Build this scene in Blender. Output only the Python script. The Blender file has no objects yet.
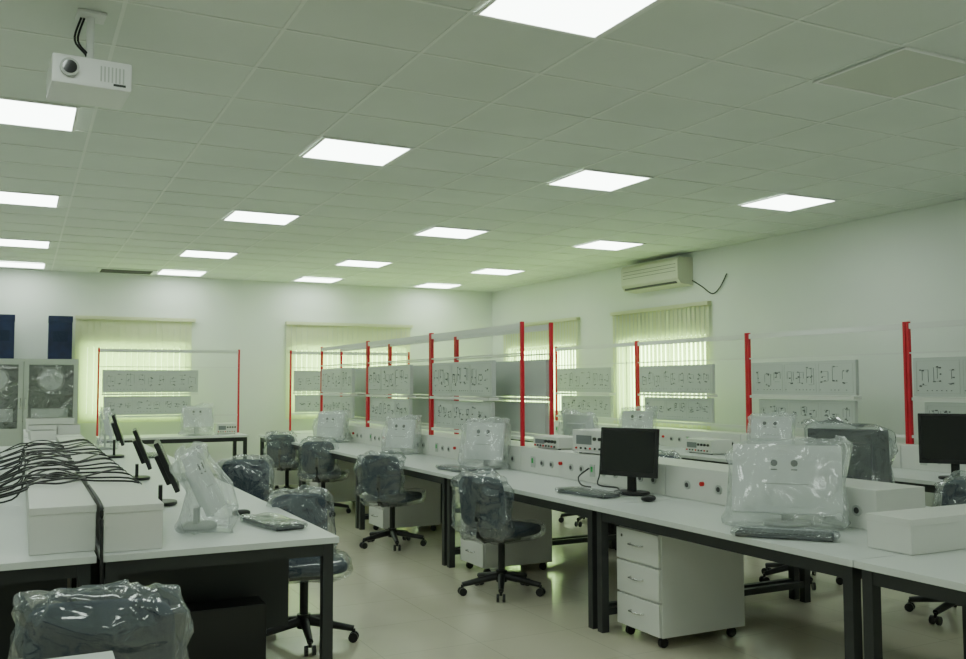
import bpy, bmesh, math, random
from mathutils import Vector, Matrix, noise
random.seed(7)
D = bpy.data
scene = bpy.context.scene
rnd = random.random
def ru(a, b): return a + (b - a) * rnd()

# ------------------------------------------------------------------ materials
MATS = {}
def mat(name, col, rough=0.5, metal=0.0, spec=0.5, bump=None, var=None, emit=None, trans=0.0, alpha=1.0, coat=0.0):
    if name in MATS: return MATS[name]
    m = D.materials.new(name); m.use_nodes = True
    nt = m.node_tree; b = nt.nodes['Principled BSDF']
    b.inputs['Base Color'].default_value = (*col, 1)
    b.inputs['Roughness'].default_value = rough
    b.inputs['Metallic'].default_value = metal
    b.inputs['Specular IOR Level'].default_value = spec
    b.inputs['Transmission Weight'].default_value = trans
    b.inputs['Alpha'].default_value = alpha
    b.inputs['Coat Weight'].default_value = coat
    tc = nt.nodes.new('ShaderNodeTexCoord')
    if var:
        sc, amt = var
        n = nt.nodes.new('ShaderNodeTexNoise'); n.inputs['Scale'].default_value = sc; n.inputs['Detail'].default_value = 4
        nt.links.new(tc.outputs['Object'], n.inputs['Vector'])
        r = nt.nodes.new('ShaderNodeValToRGB')
        r.color_ramp.elements[0].position = 0.3; r.color_ramp.elements[1].position = 0.7
        r.color_ramp.elements[0].color = (*[max(0, c * (1 - amt)) for c in col], 1)
        r.color_ramp.elements[1].color = (*[min(1, c * (1 + amt)) for c in col], 1)
        nt.links.new(n.outputs['Fac'], r.inputs['Fac']); nt.links.new(r.outputs['Color'], b.inputs['Base Color'])
    if bump:
        sc, st = bump
        n = nt.nodes.new('ShaderNodeTexNoise'); n.inputs['Scale'].default_value = sc; n.inputs['Detail'].default_value = 5
        nt.links.new(tc.outputs['Object'], n.inputs['Vector'])
        bp = nt.nodes.new('ShaderNodeBump'); bp.inputs['Strength'].default_value = st; bp.inputs['Distance'].default_value = 0.02
        nt.links.new(n.outputs['Fac'], bp.inputs['Height']); nt.links.new(bp.outputs['Normal'], b.inputs['Normal'])
    if emit:
        b.inputs['Emission Color'].default_value = (*emit[0], 1); b.inputs['Emission Strength'].default_value = emit[1]
    MATS[name] = m
    return m

mat('wall_paint', (0.78, 0.82, 0.77), 0.8, bump=(60, 0.05), var=(0.6, 0.03))
mat('ceiling_tile', (0.72, 0.77, 0.71), 0.9, bump=(90, 0.12), var=(1.2, 0.04))
mat('ceiling_tbar', (0.80, 0.84, 0.78), 0.6)
mat('panel_light', (1, 1, 1), 0.5, emit=((0.87, 1.0, 0.905), 10.8))
mat('panel_off', (0.60, 0.63, 0.54), 0.4)
mat('panel_rim', (0.85, 0.86, 0.83), 0.4)
mat('desk_top', (0.68, 0.71, 0.69), 0.38, var=(1.5, 0.02))
mat('steel_dark', (0.04, 0.043, 0.044), 0.45, metal=0.3)
mat('white_box', (0.72, 0.73, 0.69), 0.45)
mat('grey_box', (0.50, 0.52, 0.49), 0.5)
mat('drawer_white', (0.74, 0.75, 0.72), 0.4)
mat('chrome', (0.6, 0.6, 0.6), 0.25, metal=1)
mat('red_paint', (0.62, 0.008, 0.03), 0.4)
mat('rail_grey', (0.74, 0.76, 0.73), 0.4, metal=0.0)
mat('trainer_face', (0.56, 0.60, 0.57), 0.45)
mat('ink', (0.04, 0.045, 0.04), 0.6)
mat('ink_soft', (0.11, 0.12, 0.12), 0.6)
mat('print_grey', (0.20, 0.22, 0.22), 0.6)
mat('black_plastic', (0.012, 0.012, 0.013), 0.4)
mat('screen', (0.006, 0.007, 0.008), 0.15)
mat('cloth_navy', (0.010, 0.019, 0.055), 0.8, bump=(40, 0.2))
mat('cloth_dark', (0.022, 0.036, 0.064), 0.8, bump=(40, 0.2))
mat('foam', (0.82, 0.85, 0.84), 0.55, bump=(9, 0.3), var=(6, 0.04))
mat('blue_card', (0.006, 0.014, 0.065), 0.5, var=(8, 0.3))
mat('cabinet_grey', (0.46, 0.50, 0.46), 0.5)
mat('cabinet_in', (0.28, 0.32, 0.28), 0.7)
mat('cable', (0.008, 0.008, 0.009), 0.5)
mat('aircon', (0.66, 0.66, 0.54), 0.45)
mat('ac_dark', (0.10, 0.10, 0.09), 0.6)
mat('led_red', (0.6, 0.01, 0.01), 0.4)
mat('led_green', (0.02, 0.4, 0.08), 0.4)
mat('socket', (0.05, 0.05, 0.05), 0.5)
mat('lens', (0.01, 0.01, 0.015), 0.08, coat=1.0)
mat('proj_white', (0.78, 0.79, 0.78), 0.4)
mat('window_frame', (0.55, 0.56, 0.52), 0.5)

def wrap(name, haze, tint=(0.75, 0.80, 0.82), rough=0.12, gmin=.08, gmax=.7, bump=.7):
    """thin polythene: transparent + milky haze (denser in the folds) + crinkled gloss"""
    m = D.materials.new(name); m.use_nodes = True; nt = m.node_tree; nt.nodes.clear()
    L = nt.links.new; N = nt.nodes.new
    o = N('ShaderNodeOutputMaterial'); mx = N('ShaderNodeMixShader'); mx2 = N('ShaderNodeMixShader')
    t = N('ShaderNodeBsdfTransparent'); d = N('ShaderNodeBsdfDiffuse'); g = N('ShaderNodeBsdfGlossy')
    t.inputs['Color'].default_value = (0.95, 0.96, 0.96, 1); d.inputs['Color'].default_value = (*tint, 1)
    g.inputs['Color'].default_value = (1, 1, 1, 1); g.inputs['Roughness'].default_value = rough
    tc = N('ShaderNodeTexCoord'); v = N('ShaderNodeTexNoise'); v.noise_type = 'RIDGED_MULTIFRACTAL'
    v.inputs['Scale'].default_value = 6.5; v.inputs['Detail'].default_value = 4; v.inputs['Distortion'].default_value = .6
    L(tc.outputs['Object'], v.inputs['Vector'])
    b = N('ShaderNodeBump'); b.inputs['Strength'].default_value = bump; b.inputs['Distance'].default_value = 0.045
    L(v.outputs['Fac'], b.inputs['Height']); L(b.outputs['Normal'], g.inputs['Normal']); L(b.outputs['Normal'], d.inputs['Normal'])
    hz = N('ShaderNodeMapRange'); hz.inputs['From Min'].default_value = .2; hz.inputs['From Max'].default_value = 1.2
    hz.inputs['To Min'].default_value = haze * .5; hz.inputs['To Max'].default_value = min(1, haze * 1.7)
    L(v.outputs['Fac'], hz.inputs['Value']); L(hz.outputs['Result'], mx.inputs['Fac'])
    L(t.outputs[0], mx.inputs[1]); L(d.outputs[0], mx.inputs[2])
    fr = N('ShaderNodeLayerWeight'); fr.inputs['Blend'].default_value = 0.35; L(b.outputs['Normal'], fr.inputs['Normal'])
    mr = N('ShaderNodeMapRange'); mr.inputs['To Min'].default_value = gmin; mr.inputs['To Max'].default_value = gmax
    L(fr.outputs['Fresnel'], mr.inputs['Value']); L(mr.outputs['Result'], mx2.inputs['Fac'])
    L(mx.outputs[0], mx2.inputs[1]); L(g.outputs[0], mx2.inputs[2]); L(mx2.outputs[0], o.inputs['Surface'])
    MATS[name] = m
wrap('plastic_wrap', 0.21, tint=(.62, .73, .82), gmin=.07, gmax=.7, bump=1.0)
wrap('plastic_wrap_thin', 0.10, tint=(.62, .73, .82), gmin=.05, gmax=.55)
wrap('plastic_wrap_white', 0.40, tint=(.84, .89, .90), bump=1.0, gmin=.05, gmax=.5, rough=.16)
wrap('cabinet_glass', 0.06, rough=0.05)

def floor_mat():
    m = D.materials.new('floor_tile'); m.use_nodes = True; nt = m.node_tree; b = nt.nodes['Principled BSDF']
    tc = nt.nodes.new('ShaderNodeTexCoord'); br = nt.nodes.new('ShaderNodeTexBrick')
    br.offset = 0; br.inputs['Scale'].default_value = 1
    br.inputs['Brick Width'].default_value = 0.6; br.inputs['Row Height'].default_value = 0.6
    br.inputs['Mortar Size'].default_value = 0.003
    br.inputs['Color1'].default_value = (0.70, 0.66, 0.52, 1); br.inputs['Color2'].default_value = (0.71, 0.67, 0.53, 1)
    br.inputs['Mortar'].default_value = (0.56, 0.53, 0.42, 1)
    nt.links.new(tc.outputs['Object'], br.inputs['Vector'])
    n = nt.nodes.new('ShaderNodeTexNoise'); n.inputs['Scale'].default_value = 3; n.inputs['Detail'].default_value = 6
    nt.links.new(tc.outputs['Object'], n.inputs['Vector'])
    mx = nt.nodes.new('ShaderNodeMixRGB'); mx.blend_type = 'MULTIPLY'; mx.inputs['Fac'].default_value = 0.10
    nt.links.new(br.outputs['Color'], mx.inputs[1]); nt.links.new(n.outputs['Fac'], mx.inputs[2])
    nt.links.new(mx.outputs[0], b.inputs['Base Color'])
    b.inputs['Roughness'].default_value = 0.14
    MATS['floor_tile'] = m
floor_mat()
def blind_mat():
    m = D.materials.new('blind_fabric'); m.use_nodes = True; nt = m.node_tree; nt.nodes.clear()
    o = nt.nodes.new('ShaderNodeOutputMaterial'); mx = nt.nodes.new('ShaderNodeMixShader'); mx.inputs['Fac'].default_value = 0.40
    d = nt.nodes.new('ShaderNodeBsdfDiffuse'); t = nt.nodes.new('ShaderNodeBsdfTranslucent')
    d.inputs['Color'].default_value = (0.78, 0.76, 0.62, 1); t.inputs['Color'].default_value = (0.80, 0.86, 0.54, 1)
    nt.links.new(d.outputs[0], mx.inputs[1]); nt.links.new(t.outputs[0], mx.inputs[2]); nt.links.new(mx.outputs[0], o.inputs['Surface'])
    MATS['blind_fabric'] = m
blind_mat()
mat('daylight_pane', (0.3, 0.4, 0.2), 0.3, emit=((0.64, 1.0, 0.42), 11.0))

# ------------------------------------------------------------------ mesh builder
class MB:
    def __init__(s, name, M=None):
        s.name = name; s.v = []; s.f = []; s.mi = []; s.sm = []; s.ms = []; s.M = M or Matrix()
    def _m(s, mn):
        if mn not in s.ms: s.ms.append(mn)
        return s.ms.index(mn)
    def raw(s, vs, fs, mn, smooth=False, M=None):
        o = len(s.v); M = M or Matrix()
        s.v += [M @ Vector(v) for v in vs]
        k = s._m(mn)
        for f in fs: s.f.append([i + o for i in f]); s.mi.append(k); s.sm.append(smooth)
    def box(s, c, d, mn, M=None, bev=0.0):
        x, y, z = d[0] / 2, d[1] / 2, d[2] / 2
        T = (M or Matrix()) @ Matrix.Translation(c)
        if bev <= 0:
            vs = [(-x,-y,-z),(x,-y,-z),(x,y,-z),(-x,y,-z),(-x,-y,z),(x,-y,z),(x,y,z),(-x,y,z)]
            fs = [(0,3,2,1),(4,5,6,7),(0,1,5,4),(1,2,6,5),(2,3,7,6),(3,0,4,7)]
            s.raw(vs, fs, mn, False, T); return
        bm = bmesh.new(); bmesh.ops.create_cube(bm, size=1)
        for v in bm.verts: v.co = Vector((v.co.x * d[0], v.co.y * d[1], v.co.z * d[2]))
        bmesh.ops.bevel(bm, geom=bm.edges[:], offset=bev, segments=2, affect='EDGES', profile=0.7)
        bm.verts.index_update()
        s.raw([v.co.copy() for v in bm.verts], [[v.index for v in f.verts] for f in bm.faces], mn, False, T); bm.free()
    def b2(s, lo, hi, mn, M=None, bev=0.0):
        s.box([(a + b) / 2 for a, b in zip(lo, hi)], [abs(b - a) for a, b in zip(lo, hi)], mn, M, bev)
    def cyl(s, p0, p1, r, mn, n=12, r1=None, M=None):
        p0 = Vector(p0); p1 = Vector(p1); r1 = r if r1 is None else r1
        q = (p1 - p0).to_track_quat('Z', 'Y'); vs = []
        for p, rr in ((p0, r), (p1, r1)):
            for i in range(n):
                a = 2 * math.pi * i / n; vs.append(p + q @ Vector((math.cos(a) * rr, math.sin(a) * rr, 0)))
        fs = [(i, (i + 1) % n, n + (i + 1) % n, n + i) for i in range(n)]
        s.raw(vs, fs, mn, True, M); s.raw(vs, [list(range(n - 1, -1, -1)), list(range(n, 2 * n))], mn, False, M)
    def tube(s, pts, r, mn, n=6, M=None):
        pts = [Vector(p) for p in pts]
        vs = []
        for i, p in enumerate(pts):
            t = (pts[min(i + 1, len(pts) - 1)] - pts[max(i - 1, 0)]).normalized()
            q = t.to_track_quat('Z', 'Y')
            for k in range(n):
                a = 2 * math.pi * k / n; vs.append(p + q @ Vector((math.cos(a) * r, math.sin(a) * r, 0)))
        fs = []
        for i in range(len(pts) - 1):
            for k in range(n): fs.append((i * n + k, i * n + (k + 1) % n, (i + 1) * n + (k + 1) % n, (i + 1) * n + k))
        s.raw(vs, fs, mn, True, M)
    def sq(s, c, d, mn, e1=0.35, e2=0.35, M=None, amp=0.0, fr=6.0, nu=28, nv=16, fn=None, ridge=0.0):
        sg = lambda x, e: math.copysign(abs(x) ** e, x)
        vs = []; seed = Vector((rnd() * 50, rnd() * 50, rnd() * 50))
        for j in range(nv + 1):
            ph = -math.pi / 2 + math.pi * j / nv
            for i in range(nu):
                th = 2 * math.pi * i / nu
                p = Vector((sg(math.cos(ph), e1) * sg(math.cos(th), e2) * d[0] / 2, sg(math.cos(ph), e1) * sg(math.sin(th), e2) * d[1] / 2, sg(math.sin(ph), e1) * d[2] / 2))
                if fn: p = fn(p)
                if amp:
                    w = noise.noise_vector(p * fr + seed); w2 = noise.noise_vector(p * fr * 2.7 + seed)
                    q = p + (w + w2 * 0.5) * amp
                    if ridge:
                        rr = (1 - abs(noise.noise(p * 9 + seed * 2)) * 3) * ridge
                        q += Vector((p.x, p.y, 0)).normalized() * rr if (abs(p.x) + abs(p.y)) > 1e-4 else Vector((0, 0, rr))
                    p = q
                    if p.z < -d[2] / 2: p.z = -d[2] / 2
                vs.append(p)
        fs = []
        for j in range(nv):
            for i in range(nu): fs.append((j * nu + i, j * nu + (i + 1) % nu, (j + 1) * nu + (i + 1) % nu, (j + 1) * nu + i))
        s.raw(vs, fs, mn, True, (M or Matrix()) @ Matrix.Translation(c))
    def done(s):
        me = D.meshes.new(s.name); me.from_pydata([tuple(v) for v in s.v], [], s.f)
        for n in s.ms: me.materials.append(MATS[n])
        me.polygons.foreach_set('material_index', s.mi); me.polygons.foreach_set('use_smooth', s.sm)
        me.validate(); me.update()
        ob = D.objects.new(s.name, me); ob.matrix_world = s.M; scene.collection.objects.link(ob)
        return ob
def TR(x, y, z, rz=0, rx=0, ry=0):
    return Matrix.Translation((x, y, z)) @ Matrix.Rotation(rz, 4, 'Z') @ Matrix.Rotation(ry, 4, 'Y') @ Matrix.Rotation(rx, 4, 'X')
R = math.radians

# ------------------------------------------------------------------ room
XW, YW, XL, YB, CZ = 7.67, 14.8, -3.4, -1.6, 3.164
m = MB('floor'); m.b2((XL, YB, -0.1), (XW, YW, 0), 'floor_tile'); m.done()
WZ0, WZ1 = 1.0, 2.1
def wall_with_windows(name, fixed, a0, a1, wins, axis):
    t = 0.25; m = MB(name)
    def bx(u0, u1, z0, z1):
        if axis == 'y': m.b2((u0, fixed, z0), (u1, fixed + t, z1), 'wall_paint')
        else: m.b2((fixed, u0, z0), (fixed + t, u1, z1), 'wall_paint')
    cur = a0
    for (u0, u1) in sorted(wins):
        bx(cur, u0, 0, CZ); bx(u0, u1, 0, WZ0); bx(u0, u1, WZ1, CZ); cur = u1
    bx(cur, a1, 0, CZ); m.done()
winF = [(0.80, 2.32), (3.95, 5.98)]
winR = [(8.95, 10.85), (11.95, 14.2)]
wall_with_windows('wall_back', YW, XL, XW + 0.25, winF, 'y')
wall_with_windows('wall_right', XW, YB, YW, winR, 'x')
m = MB('wall_left'); m.b2((XL - 0.2, YB, 0), (XL, YW, CZ), 'wall_paint'); m.done()
m = MB('wall_front'); m.b2((XL, YB - 0.2, 0), (XW, YB, CZ), 'wall_paint'); m.done()
wi = 0
for axis, lst in (('y', winF), ('x', winR)):
    for (u0, u1) in lst:
        wi += 1
        def B(mm, ua, ub, d0, d1, z0, z1, mn):
            if axis == 'y': mm.b2((ua, YW + d0, z0), (ub, YW + d1, z1), mn)
            else: mm.b2((XW + d0, ua, z0), (XW + d1, ub, z1), mn)
        m = MB('window_%d' % wi)
        e = 0.002
        B(m, u0 + e, u1 - e, 0.17, 0.18, WZ0 + e, WZ1 - e, 'daylight_pane')
        for (ua, ub, z0, z1) in ((u0 + e, u0 + .05, WZ0 + e, WZ1 - e), (u1 - .05, u1 - e, WZ0 + e, WZ1 - e), (u0 + .05, u1 - .05, WZ0 + e, WZ0 + .05), (u0 + .05, u1 - .05, WZ1 - .05, WZ1 - e), ((u0 + u1) / 2 - .025, (u0 + u1) / 2 + .025, WZ0 + .05, WZ1 - .05)):
            B(m, ua, ub, 0.13, 0.168, z0, z1, 'window_frame')
        m.done()
        m = MB('vertical_blind')
        B(m, u0 - .1, u1 + .1, -0.075, -0.01, 2.46, 2.51, 'blind_fabric')
        n = int((u1 - u0 + .2) / 0.087)
        for i in range(n):
            c = u0 - .1 + 0.05 + i * 0.0875
            w = 0.0445
            a = R(12 + ru(-5, 5))
            ux, dx = math.cos(a) * w, math.sin(a) * w
            if axis == 'y': vs = [(c - ux, YW - .042 - dx, 0.92), (c + ux, YW - .042 + dx, 0.92), (c + ux, YW - .042 + dx, 2.46), (c - ux, YW - .042 - dx, 2.46)]
            else: vs = [(XW - .042 - dx, c - ux, 0.92), (XW - .042 + dx, c + ux, 0.92), (XW - .042 + dx, c + ux, 2.46), (XW - .042 - dx, c - ux, 2.46)]
            m.raw(vs, [(0, 1, 2, 3)], 'blind_fabric')
        m.done()

# ceiling grid
colX = [-2.08, 0.0, 2.12, 4.22, 6.32]; rowY = [0.43, 3.33, 6.23, 9.13, 12.03, 14.22]
m = MB('ceiling'); m.b2((XL, YB, CZ), (XW, YW, CZ + 0.1), 'ceiling_tile')
xs = []; x = 0.02 - 0.35 - 0.7 * 5
while x < XW + .1:
    if x > XL: xs.append(x)
    x += 0.7
ys = []; y = 3.33 - 0.29 - 0.58 * 9
while y < YW:
    if y > YB: ys.append(y)
    y += 0.58
for x in xs: m.b2((x - .009, YB, CZ - .004), (x + .009, YW, CZ + .001), 'ceiling_tbar')
for y in ys: m.b2((XL, y - .009, CZ - .0045), (XW, y + .009, CZ + .001), 'ceiling_tbar')
m.done()
for ci, cx in enumerate(colX):
    for ri, cy in enumerate(rowY):
        off = (ci == 3 and ri == 1)
        m = MB('ceiling_light_panel')
        w, d = (0.31, 0.28)
        if ci == 1: cx_ = -0.05
        else: cx_ = cx
        m.b2((cx_ - w, cy - d, CZ - .009), (cx_ + w, cy + d, CZ - .006), 'panel_off' if off else 'panel_light')
        for lo, hi in (((cx_ - w - .02, cy - d - .02), (cx_ - w, cy + d + .02)), ((cx_ + w, cy - d - .02), (cx_ + w + .02, cy + d + .02)), ((cx_ - w, cy - d - .02), (cx_ + w, cy - d)), ((cx_ - w, cy + d), (cx_ + w, cy + d + .02))):
            m.b2((*lo, CZ - .012), (*hi, CZ - .005), 'panel_rim')
        m.done()
# ceiling vents
m = MB('ceiling_air_vent'); m.b2((0.95, 14.05, CZ - .02), (1.75, 14.55, CZ - .006), 'ceiling_tbar')
for i in range(8): m.b2((1.0, 14.09 + i * .055, CZ - .026), (1.7, 14.11 + i * .055, CZ - .019), 'ac_dark')
m.done()

# ------------------------------------------------------------------ furniture builders
def workbench(x0, x1, y0, y1, along='y', z=0.75, modesty=None):
    m = MB('lab_workbench')
    g = 0.003
    m.b2((x0 + g, y0 + g, z - .03), (x1 - g, y1 - g, z), 'desk_top', bev=.003)
    i = .025; L = .05
    for xx in (x0 + i, x1 - i - L):
        for yy in (y0 + i, y1 - i - L):
            m.b2((xx, yy, 0), (xx + L, yy + L, z - .03), 'steel_dark')
    for xx in (x0 + i + .005, x1 - i - L + .005):
        m.b2((xx, y0 + i + L, z - .09), (xx + .04, y1 - i - L, z - .031), 'steel_dark')
    for yy in (y0 + i + .005, y1 - i - L + .005):
        m.b2((x0 + i + L, yy, z - .09), (x1 - i - L, yy + .04, z - .031), 'steel_dark')
        m.b2((x0 + i + L, yy, .1), (x1 - i - L, yy + .04, .14), 'steel_dark')
    if modesty: m.b2((x0 + .09, y0 + modesty, .2), (x1 - .09, y0 + modesty + .015, z - .031), 'steel_dark')
    return m.done()

def pedestal(x0, x1, y0, y1, side=-1):
    m = MB('drawer_pedestal')
    z0, z1 = 0.065, 0.64
    m.b2((x0 + .02, y0, z0), (x1 - (.0), y1, z1), 'drawer_white', bev=.004)
    h = (z1 - z0) / 3
    for k in range(3):
        m.b2((x0, y0 + .004, z0 + k * h + .006), (x0 + .019, y1 - .004, z0 + (k + 1) * h - .006), 'drawer_white', bev=.003)
        zc = z0 + (k + .55) * h; yc = (y0 + y1) / 2
        m.tube([(x0, yc - .06, zc), (x0 - .025, yc - .05, zc), (x0 - .028, yc, zc), (x0 - .025, yc + .05, zc), (x0, yc + .06, zc)], .005, 'chrome')
    m.cyl((x0 - .003, y1 - .06, z1 - .05), (x0 + .002, y1 - .06, z1 - .05), .009, 'chrome')
    for xx in (x0 + .06, x1 - .06):
        for yy in (y0 + .05, y1 - .05): 
            m.cyl((xx, yy - .012, .028), (xx, yy + .012, .028), .028, 'black_plastic', 12)
            m.b2((xx - .015, yy - .015, .03), (xx + .015, yy + .015, .066), 'black_plastic')
    return m.done()

def chair(x, y, rz, wrapped=True, blue=False, dz=0.0, bw=.40, bh=.36, puff=1.0):
    # local +Y is the direction the sitter faces
    m = MB('office_chair', TR(x, y, 0, rz)); cl = 'cloth_navy' if blue else 'cloth_dark'
    for k in range(5):
        a = 2 * math.pi * k / 5 + .3
        e = Vector((math.cos(a) * .29, math.sin(a) * .29, .075)); c0 = Vector((math.cos(a) * .03, math.sin(a) * .03, .12))
        m.cyl(c0, e, .028, 'black_plastic', 8, .018)
        m.cyl(e, e - Vector((0, 0, .03)), .01, 'black_plastic', 8)
        t = Vector((-math.sin(a), math.cos(a), 0))
        for sgn in (-1, 1):
            p = e + Vector((0, 0, -.047)) + t * sgn * .012
            m.cyl(p, p + t * sgn * .018, .028, 'black_plastic', 12)
    m.cyl((0, 0, .08), (0, 0, .16), .04, 'black_plastic', 12)
    m.cyl((0, 0, .15), (0, 0, .38), .025, 'black_plastic', 12)
    m.box((0, 0, .39), (.2, .22, .04), 'black_plastic', bev=.01)
    m.sq((0, .02, .445), (.46, .45, .08), cl, .5, .45)
    m.tube([(0, -.05, .39), (0, -.2, .39), (0, -.27, .43), (0, -.285, .55), (0, -.27, .67 + dz)], .018, 'black_plastic', 8)
    def curve(p): return Vector((p.x, p.y + .35 * p.x * p.x - .12 * p.z, p.z))
    m.sq((0, -.24, .665 + dz), (bw, .07, bh), cl, .4, .55, fn=curve)
    if wrapped:
        def bag(p):
            q = curve(p)
            if q.z < -bh * .2: q.x *= 1.0 + (-q.z - bh * .2) * .9
            return q
        m.sq((0, -.24, .645 + dz), (bw + .06 * puff, .16 * puff, bh + .10 * puff), 'plastic_wrap', .42, .55, amp=.038, fr=8, nu=72, nv=44, fn=bag, ridge=.013)
        m.sq((0, .02, .44), (.53, .52, .13), 'plastic_wrap_thin', .5, .5, amp=.022, fr=8, nu=40, nv=16)
    return m.done()

def lcd(x, y, z, rz, w=.41, h=.33, tilt=8, bagged=False, gap=.12, puff=1.0):
    # local -Y is the screen side
    m = MB('lcd_monitor' if not bagged else 'plastic_wrapped_monitor', TR(x, y, z, rz)); T = Matrix.Translation((0, 0, gap + h / 2)) @ Matrix.Rotation(R(-tilt), 4, 'X')
    bodym = 'black_plastic' if not bagged else bagged
    m.box((0, 0, 0), (w, .03, h), bodym, T, .006)
    m.box((0, .025, -.01), (w * .6, .04, h * .6), bodym, T, .01)
    m.box((0, -.0155, .006), (w - .04, .003, h - .05), 'screen' if not bagged or bagged == 'black_plastic' else 'foam', T)
    m.box((0, .035, gap * .75), (.06, .025, gap * 1.5), 'black_plastic' if bagged != 'foam' else 'grey_box', bev=.005)
    m.sq((0, .03, .012), (.24, .19, .024), 'black_plastic' if bagged != 'foam' else 'grey_box', .4, .8)
    if bagged:
        H = h * math.cos(R(tilt)) + gap + .03
        ti = math.tan(R(tilt))
        lean = ru(-.12, .12)
        def fn(p):
            k = (p.z + H / 2) / H
            zz = k * H
            yoff = max(0, .45 - k) * .13
            return Vector((p.x * (.92 + .20 * abs(k - .4)) + lean * (k - .5) * .3, p.y * (1.9 - 1.15 * min(1, k * 1.2)) * puff + (zz - gap - h / 2) * ti + yoff, p.z + ((.05 * p.x / w + .015 * math.sin(p.x * 30)) if k > .55 else 0)))
        m.sq((0, .004, H / 2 + .001), (w + .05, .125, H), 'plastic_wrap_white' if bagged == 'foam' else 'plastic_wrap', .18, .30, amp=.032, fr=7.5, nu=96, nv=60, fn=fn, ridge=.016)
        if bagged == 'foam':
            for sx in (-.06, .04):
                m.cyl((sx, -.019, .08), (sx, -.0175, .08), .018, 'ink', 12, M=T)
                m.box((sx, -.018, .045), (.03, .002, .006), 'ink', T)
            m.box((0, -.018, -.03), (w * .4, .002, .005), 'grey_box', T)
    return m.done()

def keyboard(x, y, z, rz, wrapd=True):
    m = MB('computer_keyboard', TR(x, y, z, rz))
    m.box((0, 0, .011), (.44, .15, .02), 'black_plastic', bev=.004)
    for r_ in range(5):
        for c in range(15): m.box((-.2 + c * .0285, -.055 + r_ * .027, .023), (.023, .021, .006), 'ink')
    if wrapd: m.sq((0, 0, .018), (.50, .20, .034), 'plastic_wrap', .4, .3, amp=.008, fr=12, nu=44, nv=10)
    return m.done()
def mouse(x, y, z, rz):
    m = MB('computer_mouse', TR(x, y, z, rz)); m.sq((0, 0, .019), (.06, .105, .038), 'black_plastic', .8, .8)
    m.box((0, .03, .037), (.006, .02, .006), 'grey_box'); return m.done()
def pctower(x, y, z, rz):
    m = MB('desktop_computer_tower', TR(x, y, z, rz)); m.box((0, 0, .2), (.19, .44, .4), 'black_plastic', bev=.006)
    m.box((0, -.222, .32), (.15, .004, .04), 'ink'); m.box((0, -.222, .26), (.15, .004, .03), 'grey_box'); m.cyl((.05, -.226, .18), (.05, -.22, .18), .01, 'led_green'); return m.done()

def console(x0, x1, y0, y1, z0=.751, z1=.955, face=-1):
    m = MB('bench_power_console')
    m.b2((x0, y0 + .004, z0), (x1, y1 - .004, z1), 'white_box', bev=.006)
    n = int((y1 - y0) / .16)
    for fx, sg in ((x0, -1), (x1, 1)):
        for i in range(n):
            yc = y0 + .12 + i * (y1 - y0 - .2) / n; zc = (z0 + z1) / 2 - .01
            k = i % 6
            if k in (0, 1, 3, 4):
                m.cyl((fx, yc, zc), (fx + sg * .008, yc, zc), .028, 'grey_box', 14); m.cyl((fx + sg * .008, yc, zc), (fx + sg * .010, yc, zc), .016, 'socket', 12)
            elif k == 2: m.cyl((fx, yc, zc + .02), (fx + sg * .02, yc, zc + .02), .014, 'led_red', 12)
            else:
                m.box((fx + sg * .004, yc, zc), (.008, .06, .09), 'grey_box'); m.box((fx + sg * .01, yc, zc + .01), (.006, .02, .04), 'led_green' if i % 4 else 'ink')
    return m.done()

def trainer_face(m, ya, yb, z0, z1, x, sg, T=None):
    """flat training panel with printed circuit diagrams, face normal sg*X"""
    m.b2((x - .02, ya, z0), (x + .02, yb, z1), 'trainer_face', T, .004)
    fx = x + sg * .0215
    n = 3
    for i in range(n):
        u0 = ya + .03 + i * (yb - ya - .03) / n; u1 = ya + (i + 1) * (yb - ya - .03) / n
        for zz in (z0 + .025, z1 - .03): m.b2((fx - .0008, u0, zz), (fx + .0008, u1, zz + .003), 'grey_box', T)
        for uu in (u0, u1 - .003): m.b2((fx - .0008, uu, z0 + .025), (fx + .0008, uu + .003, z1 - .03), 'grey_box', T)
        for j in range(int((u1 - u0) / .045)):
            if rnd() < .7:
                yy = u0 + .03 + j * .045
                m.b2((fx - .001, yy, z0 + .047), (fx + .002, yy + .01, z0 + .053), 'ink_soft', T)
        for q in range(3):
            w = (u1 - u0) * ru(.18, .27); a = u0 + .03 + q * (u1 - u0) * .32; za = z0 + .08 + ru(0, .06); zb = z1 - .06 - ru(0, .08)
            zm = (za + zb) / 2
            for zz in (za, zb) + ((zm,) if rnd() < .5 else ()):
                a2 = a + w * ru(0, .4); m.b2((fx - .001, a2, zz), (fx + .001, a + w * ru(.7, 1), zz + .003), 'print_grey', T)
            for yy in (a, a + w, a + w * ru(.3, .7)):
                if rnd() < .7: m.b2((fx - .001, yy, za + ru(0, .05)), (fx + .001, yy + .003, zb), 'print_grey', T)
            for t in range(5):
                yy = a + w * ru(.05, .85); zz = random.choice((za, zb, zm)) + ru(-.01, .01)
                m.b2((fx - .002, yy, zz - .005), (fx + .003, yy + ru(.010, .024), zz + .006), 'ink_soft' if rnd() < .6 else 'print_grey', T)

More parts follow.
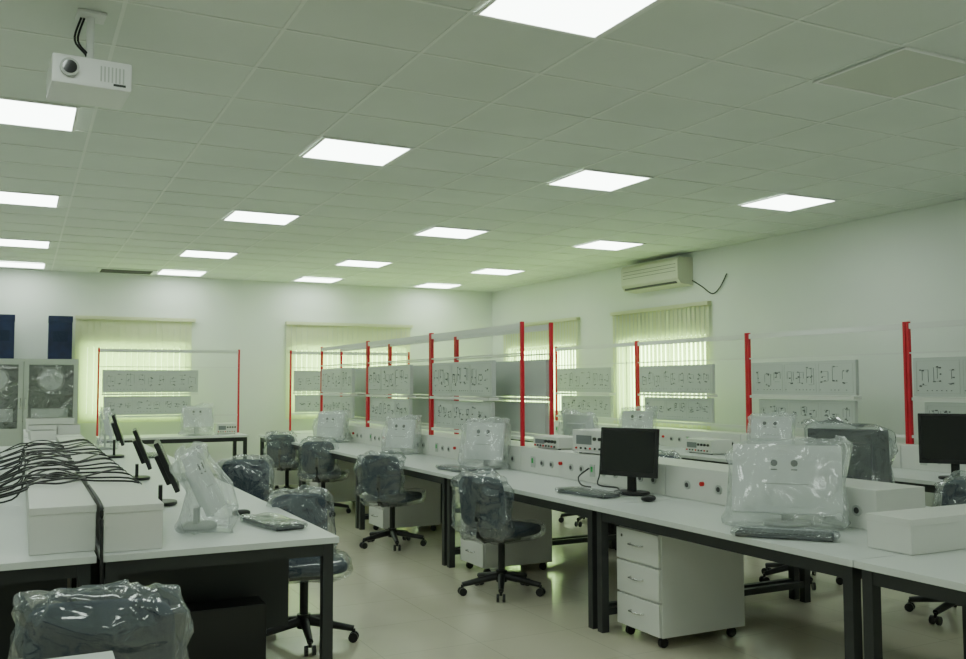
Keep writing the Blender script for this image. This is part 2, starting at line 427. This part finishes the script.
ZR = 2.0
def frame_bay(x, ya, yb, sg, near_panel=False, T=None, z0=.957, name='training_rack_frame'):
    m = MB(name)
    for yy in (ya + .004, yb - .030): m.b2((x - .016, yy, z0), (x + .016, yy + .026, ZR + .02), 'red_paint', T, .003)
    for zz, h in ((ZR - .045, .05), (1.74, .012)):
        m.b2((x - .012, ya + .031, zz), (x + .012, yb - .031, zz + h), 'rail_grey', T)
    m.b2((x - .012, ya + .031, 1.01), (x + .012, yb - .031, 1.035), 'rail_grey', T)
    if near_panel: a, b = ya + .07, ya + 1.4
    else: a, b = yb - 1.42, yb - .07
    trainer_face(m, a, b, 1.37, 1.70, x, sg, T); trainer_face(m, a + .02, b - .1, 1.045, 1.32, x, sg, T)
    m.b2((x - .05, a, 1.335), (x + .05, b, 1.36), 'white_box', T)
    return m.done()

# ------------------------------------------------------------------ island B (centre)
XE = 3.11
joints = [0.57, 2.75, 4.71, 6.89, 9.07, 11.25, 13.43]
for a, b in zip(joints[:-1], joints[1:]):
    workbench(XE, XE + .86, a, b)
    workbench(XE + .87, XE + 1.75, a, b)
for j in joints[2:]:
    pedestal(XE + .10, XE + .72, j - .53, j - .12)
XC0, XC1 = 3.80, 4.16
posts = [6.83 + 1.96 * k for k in range(4)]
cj = [3.2, 4.87, 6.83, 8.79, 10.75, 12.71]
for a, b in zip(cj[:-1], cj[1:]): console(XC0, XC1, a, b)
for a, b in zip(posts[:-1], posts[1:]):
    frame_bay(3.835, a, b, -1)
    frame_bay(4.125, a, b, 1, near_panel=True)
# ------------------------------------------------------------------ island C (right)
pc = [5.45 + 1.96 * k for k in range(-2, 4)]
for a, b in zip(pc[:-1], pc[1:]):
    workbench(6.12, 7.0, a, b)
    console(6.78, 7.0, a, b)
    frame_bay(6.90, a, b, -1)
# ------------------------------------------------------------------ back wall benches (face -Y)
def back_bench(xa, xb):
    workbench(xa, xb, 13.5, 14.32)
    T = Matrix.Translation((0, 14.2, 0)) @ Matrix(((0, 1, 0, 0), (1, 0, 0, 0), (0, 0, 1, 0), (0, 0, 0, 1)))
    m = frame_bay(0, xa + .0, xb, -1, T=T, near_panel=True, z0=.752)
back_bench(0.98, 3.0)
back_bench(3.77, 5.80)

# ------------------------------------------------------------------ island A (left)
for a, b in zip([4.31, 6.35, 8.39, 10.43], [6.35, 8.39, 10.43, 12.47]):
    workbench(.325, 1.40, a, b, modesty=.6)
    workbench(-.95, .315, a, b, modesty=.6)
BH = .2
def long_box(x0, x1, y0, y1, z0=.751, h=BH):
    m = MB('cable_trunking_box')
    m.b2((x0, y0, z0), (x1, y1, z0 + h), 'white_box', bev=.006)
    m.b2((x0 - .002, y0 - .003, z0 + h - .03), (x1 + .002, y1 + .003, z0 + h + .002), 'white_box', bev=.003)
    if y1 - y0 > 1:
        for i in range(6):
            yy = y0 + .2 + i * (y1 - y0 - .4) / 5
            m.box((x1 + .003, yy, z0 + .1), (.006, .08, .08), 'grey_box'); m.cyl((x1 + .004, yy, z0 + .1), (x1 + .008, yy, z0 + .1), .022, 'socket', 12)
    m.done()
for a, b in zip([4.45, 6.45, 8.5, 10.5], [6.3, 8.3, 10.3, 12.3]):
    long_box(.05, .315, a, b); long_box(.345, .59, a - .08, b)

def cable(m, pts, r=.006):
    P = [Vector(p) for p in pts]; out = []
    for i in range(len(P) - 1):
        p0 = P[max(i - 1, 0)]; p1 = P[i]; p2 = P[i + 1]; p3 = P[min(i + 2, len(P) - 1)]
        for k in range(6):
            t = k / 6
            out.append(.5 * ((2 * p1) + (p2 - p0) * t + (2 * p0 - 5 * p1 + 4 * p2 - p3) * t * t + (3 * p1 - p0 - 3 * p2 + p3) * t ** 3))
    out.append(P[-1]); m.tube(out, r, 'cable', 5)
m = MB('black_power_cable_tangle')
ZB = .751 + BH + .010
for i in range(30):
    y = ru(4.8, 9.5); zt = ZB
    x0 = ru(-.75, -.2); pts = [(x0, y + ru(-.4, .4), .758)]
    pts.append((-.03, y + ru(-.2, .2), .8 if rnd() < .3 else .93))
    pts += [(.06, y, zt), (.2, y + ru(-.35, .35), zt + ru(0, .02)), (.34, y + ru(-.4, .4), zt)]
    if rnd() < .6: pts += [(.58, y + ru(-.5, .5), zt), (.62, y + ru(-.3, .3), .85), (.66, y + ru(-.3, .3), .76)]
    cable(m, pts)
for i in range(14):
    y = ru(4.5, 8.6); pts = [(ru(-.8, -.1), y + ru(-.5, .5), .76) for _ in range(5)]
    cable(m, pts)
cable(m, [(.33, 5.2, .965), (.33, 4.40, .96), (.33, 4.33, .9), (.33, 4.29, .72), (.34, 4.29, .5), (.36, 4.29, .2)], .008)
m.done()
lcd(.86, 4.90, .751, R(70), .43, .33, 24, bagged='foam', gap=.07, puff=1.1)
lcd(.82, 5.95, .751, R(82), .42, .32, 24, gap=.08)
lcd(.86, 7.6, .751, R(84), .42, .32, 22, gap=.08)
lcd(.90, 10.0, .751, R(84), .42, .32, 18)
lcd(.92, 11.4, .751, R(84), .42, .30, 12, bagged='foam')
keyboard(1.20, 4.83, .751, R(100)); mouse(1.12, 5.22, .751, R(100))
keyboard(1.2, 7.5, .751, R(92)); keyboard(1.2, 9.9, .751, R(92))
pctower(.9, 4.70, 0.001, R(90)); pctower(.55, 6.7, .001, R(90))

# chairs
chair(1.50, 5.28, R(172), bw=.34, bh=.33, dz=-.01); chair(1.62, 7.75, R(150), bw=.42)
chair(3.10, 5.85, R(-64), bw=.38); chair(3.10, 8.0, R(-48), bw=.38); chair(3.14, 10.3, R(-32), bw=.38); chair(3.14, 11.9, R(-35), bw=.38)
chair(5.35, 3.9, R(100)); chair(5.25, 5.15, R(80)); chair(5.45, 6.7, R(-90)); chair(5.45, 8.3, R(-90))
chair(.29, 3.34, R(-12), blue=True, bw=.44, bh=.34, dz=-.012, puff=1.25)
workbench(-1.0, .25, 1.2, 2.78)

# centre island devices
lcd(3.62, 5.02, .751, R(-66), .43, .32, 6)
keyboard(3.38, 5.15, .751, R(-80)); mouse(3.52, 4.68, .751, R(-85))
lcd(3.55, 3.55, .751, R(-48), .54, .36, 20, bagged='foam', gap=.06); keyboard(3.29, 3.31, .751, R(-50))
lcd(3.60, 7.10, .751, R(-60), .38, .32, 10, bagged='foam', gap=.08, puff=1.3); keyboard(3.34, 7.1, .751, R(-85))
lcd(3.60, 9.05, .751, R(-60), .36, .30, 10, bagged='foam', gap=.06, puff=1.3); lcd(3.54, 11.3, .751, R(-60), .44, .30, 10, bagged='foam', gap=.06, puff=1.3)
lcd(4.48, 3.97, .751, R(120), .46, .34, 8, bagged='black_plastic')
lcd(4.5, 7.0, .751, R(95), .42, .34, 5, bagged='foam')

def instrument(x, y, z, rz, w=.42, d=.28, h=.14, name='bench_signal_instrument'):
    m = MB(name, TR(x, y, z, rz)); m.box((0, 0, h / 2 + .008), (w, d, h), 'white_box', bev=.006)
    for sx in (-1, 1):
        for sy in (-1, 1): m.cyl((sx * w * .4, sy * d * .35, 0), (sx * w * .4, sy * d * .35, .01), .012, 'black_plastic', 8)
    m.box((-w * .22, -d / 2 - .002, h * .62), (w * .36, .004, h * .4), 'print_grey')
    for i in range(4): m.cyl((w * .04 + i * w * .12, -d / 2, h * .68), (w * .04 + i * w * .12, -d / 2 - .015, h * .68), .013, 'ink', 10)
    for i in range(8): m.cyl((-w * .4 + i * w * .11, -d / 2, h * .25), (-w * .4 + i * w * .11, -d / 2 - .01, h * .25), .008, 'ink' if i % 3 else 'led_red', 8)
    return m.done()
instrument(3.98, 5.80, .956, R(-80), .46, .28, .17); instrument(3.98, 6.5, .956, R(-90), .4, .25, .09)
instrument(6.5, 5.75, .751, R(-90)); instrument(6.5, 7.6, .751, R(-90)); instrument(6.5, 9.7, .751, R(-90)); instrument(2.75, 14.0, .751, 0, .3, .25, .15)
def carton(x, y, z, rz, w, d, h):
    m = MB('white_equipment_carton', TR(x, y, z, rz)); m.box((0, 0, h / 2), (w, d, h), 'white_box', bev=.004)
    m.box((0, 0, h - .02), (w + .006, d + .006, .04), 'white_box', bev=.003); m.box((0, 0, h + .0005), (w, .05, .001), 'grey_box'); m.done()
carton(.22, 10.8, .954, 0, .26, .3, .11); carton(.47, 11.0, .954, R(4), .22, .3, .10); carton(.20, 9.95, .954, R(5), .22, .25, .09); carton(.32, 11.8, .954, 0, .5, .3, .15)
lcd(6.42, 6.6, .751, R(-60), .38, .3, 8, bagged='foam', puff=1.3); lcd(6.4, 8.7, .751, R(-60), .38, .3, 8, bagged='foam', puff=1.3); lcd(6.35, 4.62, .751, R(-50), .50, .38, 5)
lcd(2.3, 13.72, .751, R(10), .42, .28, 5, bagged='foam', puff=1.2)
lcd(-.30, 9.9, .751, R(-80), .42, .3, 8, bagged='foam')
long_box(3.41, 4.35, 2.70, 2.93, .751, .15)
m = MB('socket_power_cable'); cable(m, [(3.785, 5.6, .86), (3.74, 5.55, .82), (3.70, 5.5, .765), (3.74, 5.35, .76), (3.7, 5.25, .76)], .006)
cable(m, [(3.785, 5.75, .86), (3.7, 5.76, .80), (3.62, 5.6, .76), (3.6, 5.45, .76)], .006); m.done()

# ------------------------------------------------------------------ cabinet and boxes
def cabinet(x0, x1, y0, y1, h):
    m = MB('glass_door_cabinet'); t = .03
    m.b2((x0, y1 - t, 0), (x1, y1, h), 'cabinet_in')
    m.b2((x0, y0 + .022, 0), (x0 + t, y1 - t, h), 'cabinet_grey'); m.b2((x1 - t, y0 + .022, 0), (x1, y1 - t, h), 'cabinet_grey')
    m.b2((x0 + t, y0 + .022, h - t), (x1 - t, y1 - t, h), 'cabinet_grey'); m.b2((x0 + t, y0 + .022, 0), (x1 - t, y1 - t, .1), 'cabinet_grey')
    for z in (.95, 1.35): m.b2((x0 + t, y0 + .03, z), (x1 - t, y1 - t, z + .02), 'cabinet_in')
    n = 2; w = (x1 - x0) / n
    for i in range(n):
        a = x0 + i * w + .004; b = x0 + (i + 1) * w - .004
        m.b2((a, y0, .1), (b, y0 + .02, .82), 'cabinet_grey')
        for lo, hi in (((a, .82), (a + .06, h - .02)), ((b - .06, .82), (b, h - .02)), ((a + .06, h - .08), (b - .06, h - .02)), ((a + .06, .82), (b - .06, .88))):
            m.b2((lo[0], y0, lo[1]), (hi[0], y0 + .02, hi[1]), 'cabinet_grey')
        m.b2((a + .06, y0 + .008, .88), (b - .06, y0 + .012, h - .08), 'cabinet_glass')
        m.cyl((b - .03 if i == 0 else a + .03, y0 - .02, 1.15), (b - .03 if i == 0 else a + .03, y0 - .02, 1.3), .008, 'chrome')
        m.cyl(((a + b) / 2, y0 + .1, 1.37 + .19), ((a + b) / 2, y0 + .14, 1.37 + .19), .18, 'grey_box', 28)
        m.cyl(((a + b) / 2, y0 + .09, 1.37 + .19), ((a + b) / 2, y0 + .1, 1.37 + .19), .15, 'foam', 28)
        m.b2((a + .1, y0 + .1, .972), (b - .12, y0 + .35, 1.15), 'foam')
    m.done()
cabinet(-.66, .74, 14.25, 14.72, 1.85)
for xa, xb in ((-.35, -.09), (.34, .65)):
    m = MB('blue_storage_box'); m.b2((xa, 14.35, 1.852), (xb, 14.65, 2.46), 'blue_card', bev=.006)
    m.b2((xa - .004, 14.346, 2.38), (xb + .004, 14.654, 2.47), 'blue_card', bev=.004); m.b2((xa + .06, 14.347, 2.1), (xb - .06, 14.352, 2.25), 'cloth_navy'); m.done()

# ------------------------------------------------------------------ air conditioner
m = MB('wall_air_conditioner')
prof = [(XW - .001, 2.74), (XW - .20, 2.76), (XW - .25, 2.83), (XW - .25, 3.06), (XW - .22, 3.10), (XW - .001, 3.10)]
n = len(prof); ya, yb = 9.2, 10.42
m.raw([(x, ya, z) for x, z in prof] + [(x, yb, z) for x, z in prof], [(i, (i + 1) % n, n + (i + 1) % n, n + i) for i in range(n)] + [list(range(n - 1, -1, -1)), list(range(n, 2 * n))], 'aircon')
for i in range(3): m.b2((XW - .252, ya + .04, 2.92 + i * .045), (XW - .249, yb - .04, 2.925 + i * .045), 'ac_dark')
m.b2((XW - .236, ya + .06, 2.765), (XW - .19, yb - .06, 2.79), 'ac_dark')
m.done()
m = MB('air_conditioner_cable'); cable(m, [(XW - .02, 9.19, 2.80), (XW - .02, 9.0, 2.70), (XW - .02, 8.82, 2.60), (XW - .02, 8.68, 2.66), (XW - .02, 8.55, 2.82)], .008); m.done()

# ------------------------------------------------------------------ projector
m = MB('ceiling_projector', TR(.245, 4.42, 2.86, R(3)) @ Matrix.Scale(.86, 4))
CT = (CZ - 2.86) / .86
m.box((0, .04, 0), (.38, .36, .15), 'proj_white', bev=.016)
m.cyl((-.11, -.14, .005), (-.11, -.165, .005), .045, 'grey_box', 20); m.cyl((-.11, -.163, .005), (-.11, -.168, .005), .034, 'lens', 20)
for i in range(7): m.box((.04 + i * .018, -.1405, 0), (.007, .004, .08), 'grey_box')
m.box((.13, -.1405, -.05), (.06, .004, .012), 'ink')
m.cyl((0, 0, .07), (0, 0, .09), .07, 'rail_grey', 16); m.cyl((0, 0, .08), (0, 0, CT - .004), .02, 'proj_white', 12)
m.box((0, 0, CT - .012), (.14, .14, .014), 'proj_white')
for s_ in (-.03, -.045): cable(m, [(s_, .02, CT - .02), (s_ - .03, .0, .2), (s_ + .03, 0, .12), (s_, .1, .08), (s_, .15, .06)], .006)
m.done()

# ------------------------------------------------------------------ world + camera
w = D.worlds.new('world'); scene.world = w; w.use_nodes = True
w.node_tree.nodes['Background'].inputs[0].default_value = (.6, .75, .6, 1); w.node_tree.nodes['Background'].inputs[1].default_value = .3
f, yaw, pit, rol, cz = 914.4, .4679, .0592, -.0024, 1.4877
F = Vector((math.sin(yaw) * math.cos(pit), math.cos(yaw) * math.cos(pit), math.sin(pit)))
Rv = Vector((math.cos(yaw), -math.sin(yaw), 0)); U = Rv.cross(F)
R2 = Rv * math.cos(rol) + U * math.sin(rol); U2 = -Rv * math.sin(rol) + U * math.cos(rol)
cd = D.cameras.new('camera'); cd.sensor_width = 36; cd.lens = f / 966 * 36; cd.clip_start = .05
co = D.objects.new('camera', cd); scene.collection.objects.link(co)
M = Matrix.Identity(4)
for i in range(3): M[i][0] = R2[i]; M[i][1] = U2[i]; M[i][2] = -F[i]
M.translation = Vector((0, 0, cz)); co.matrix_world = M
scene.camera = co
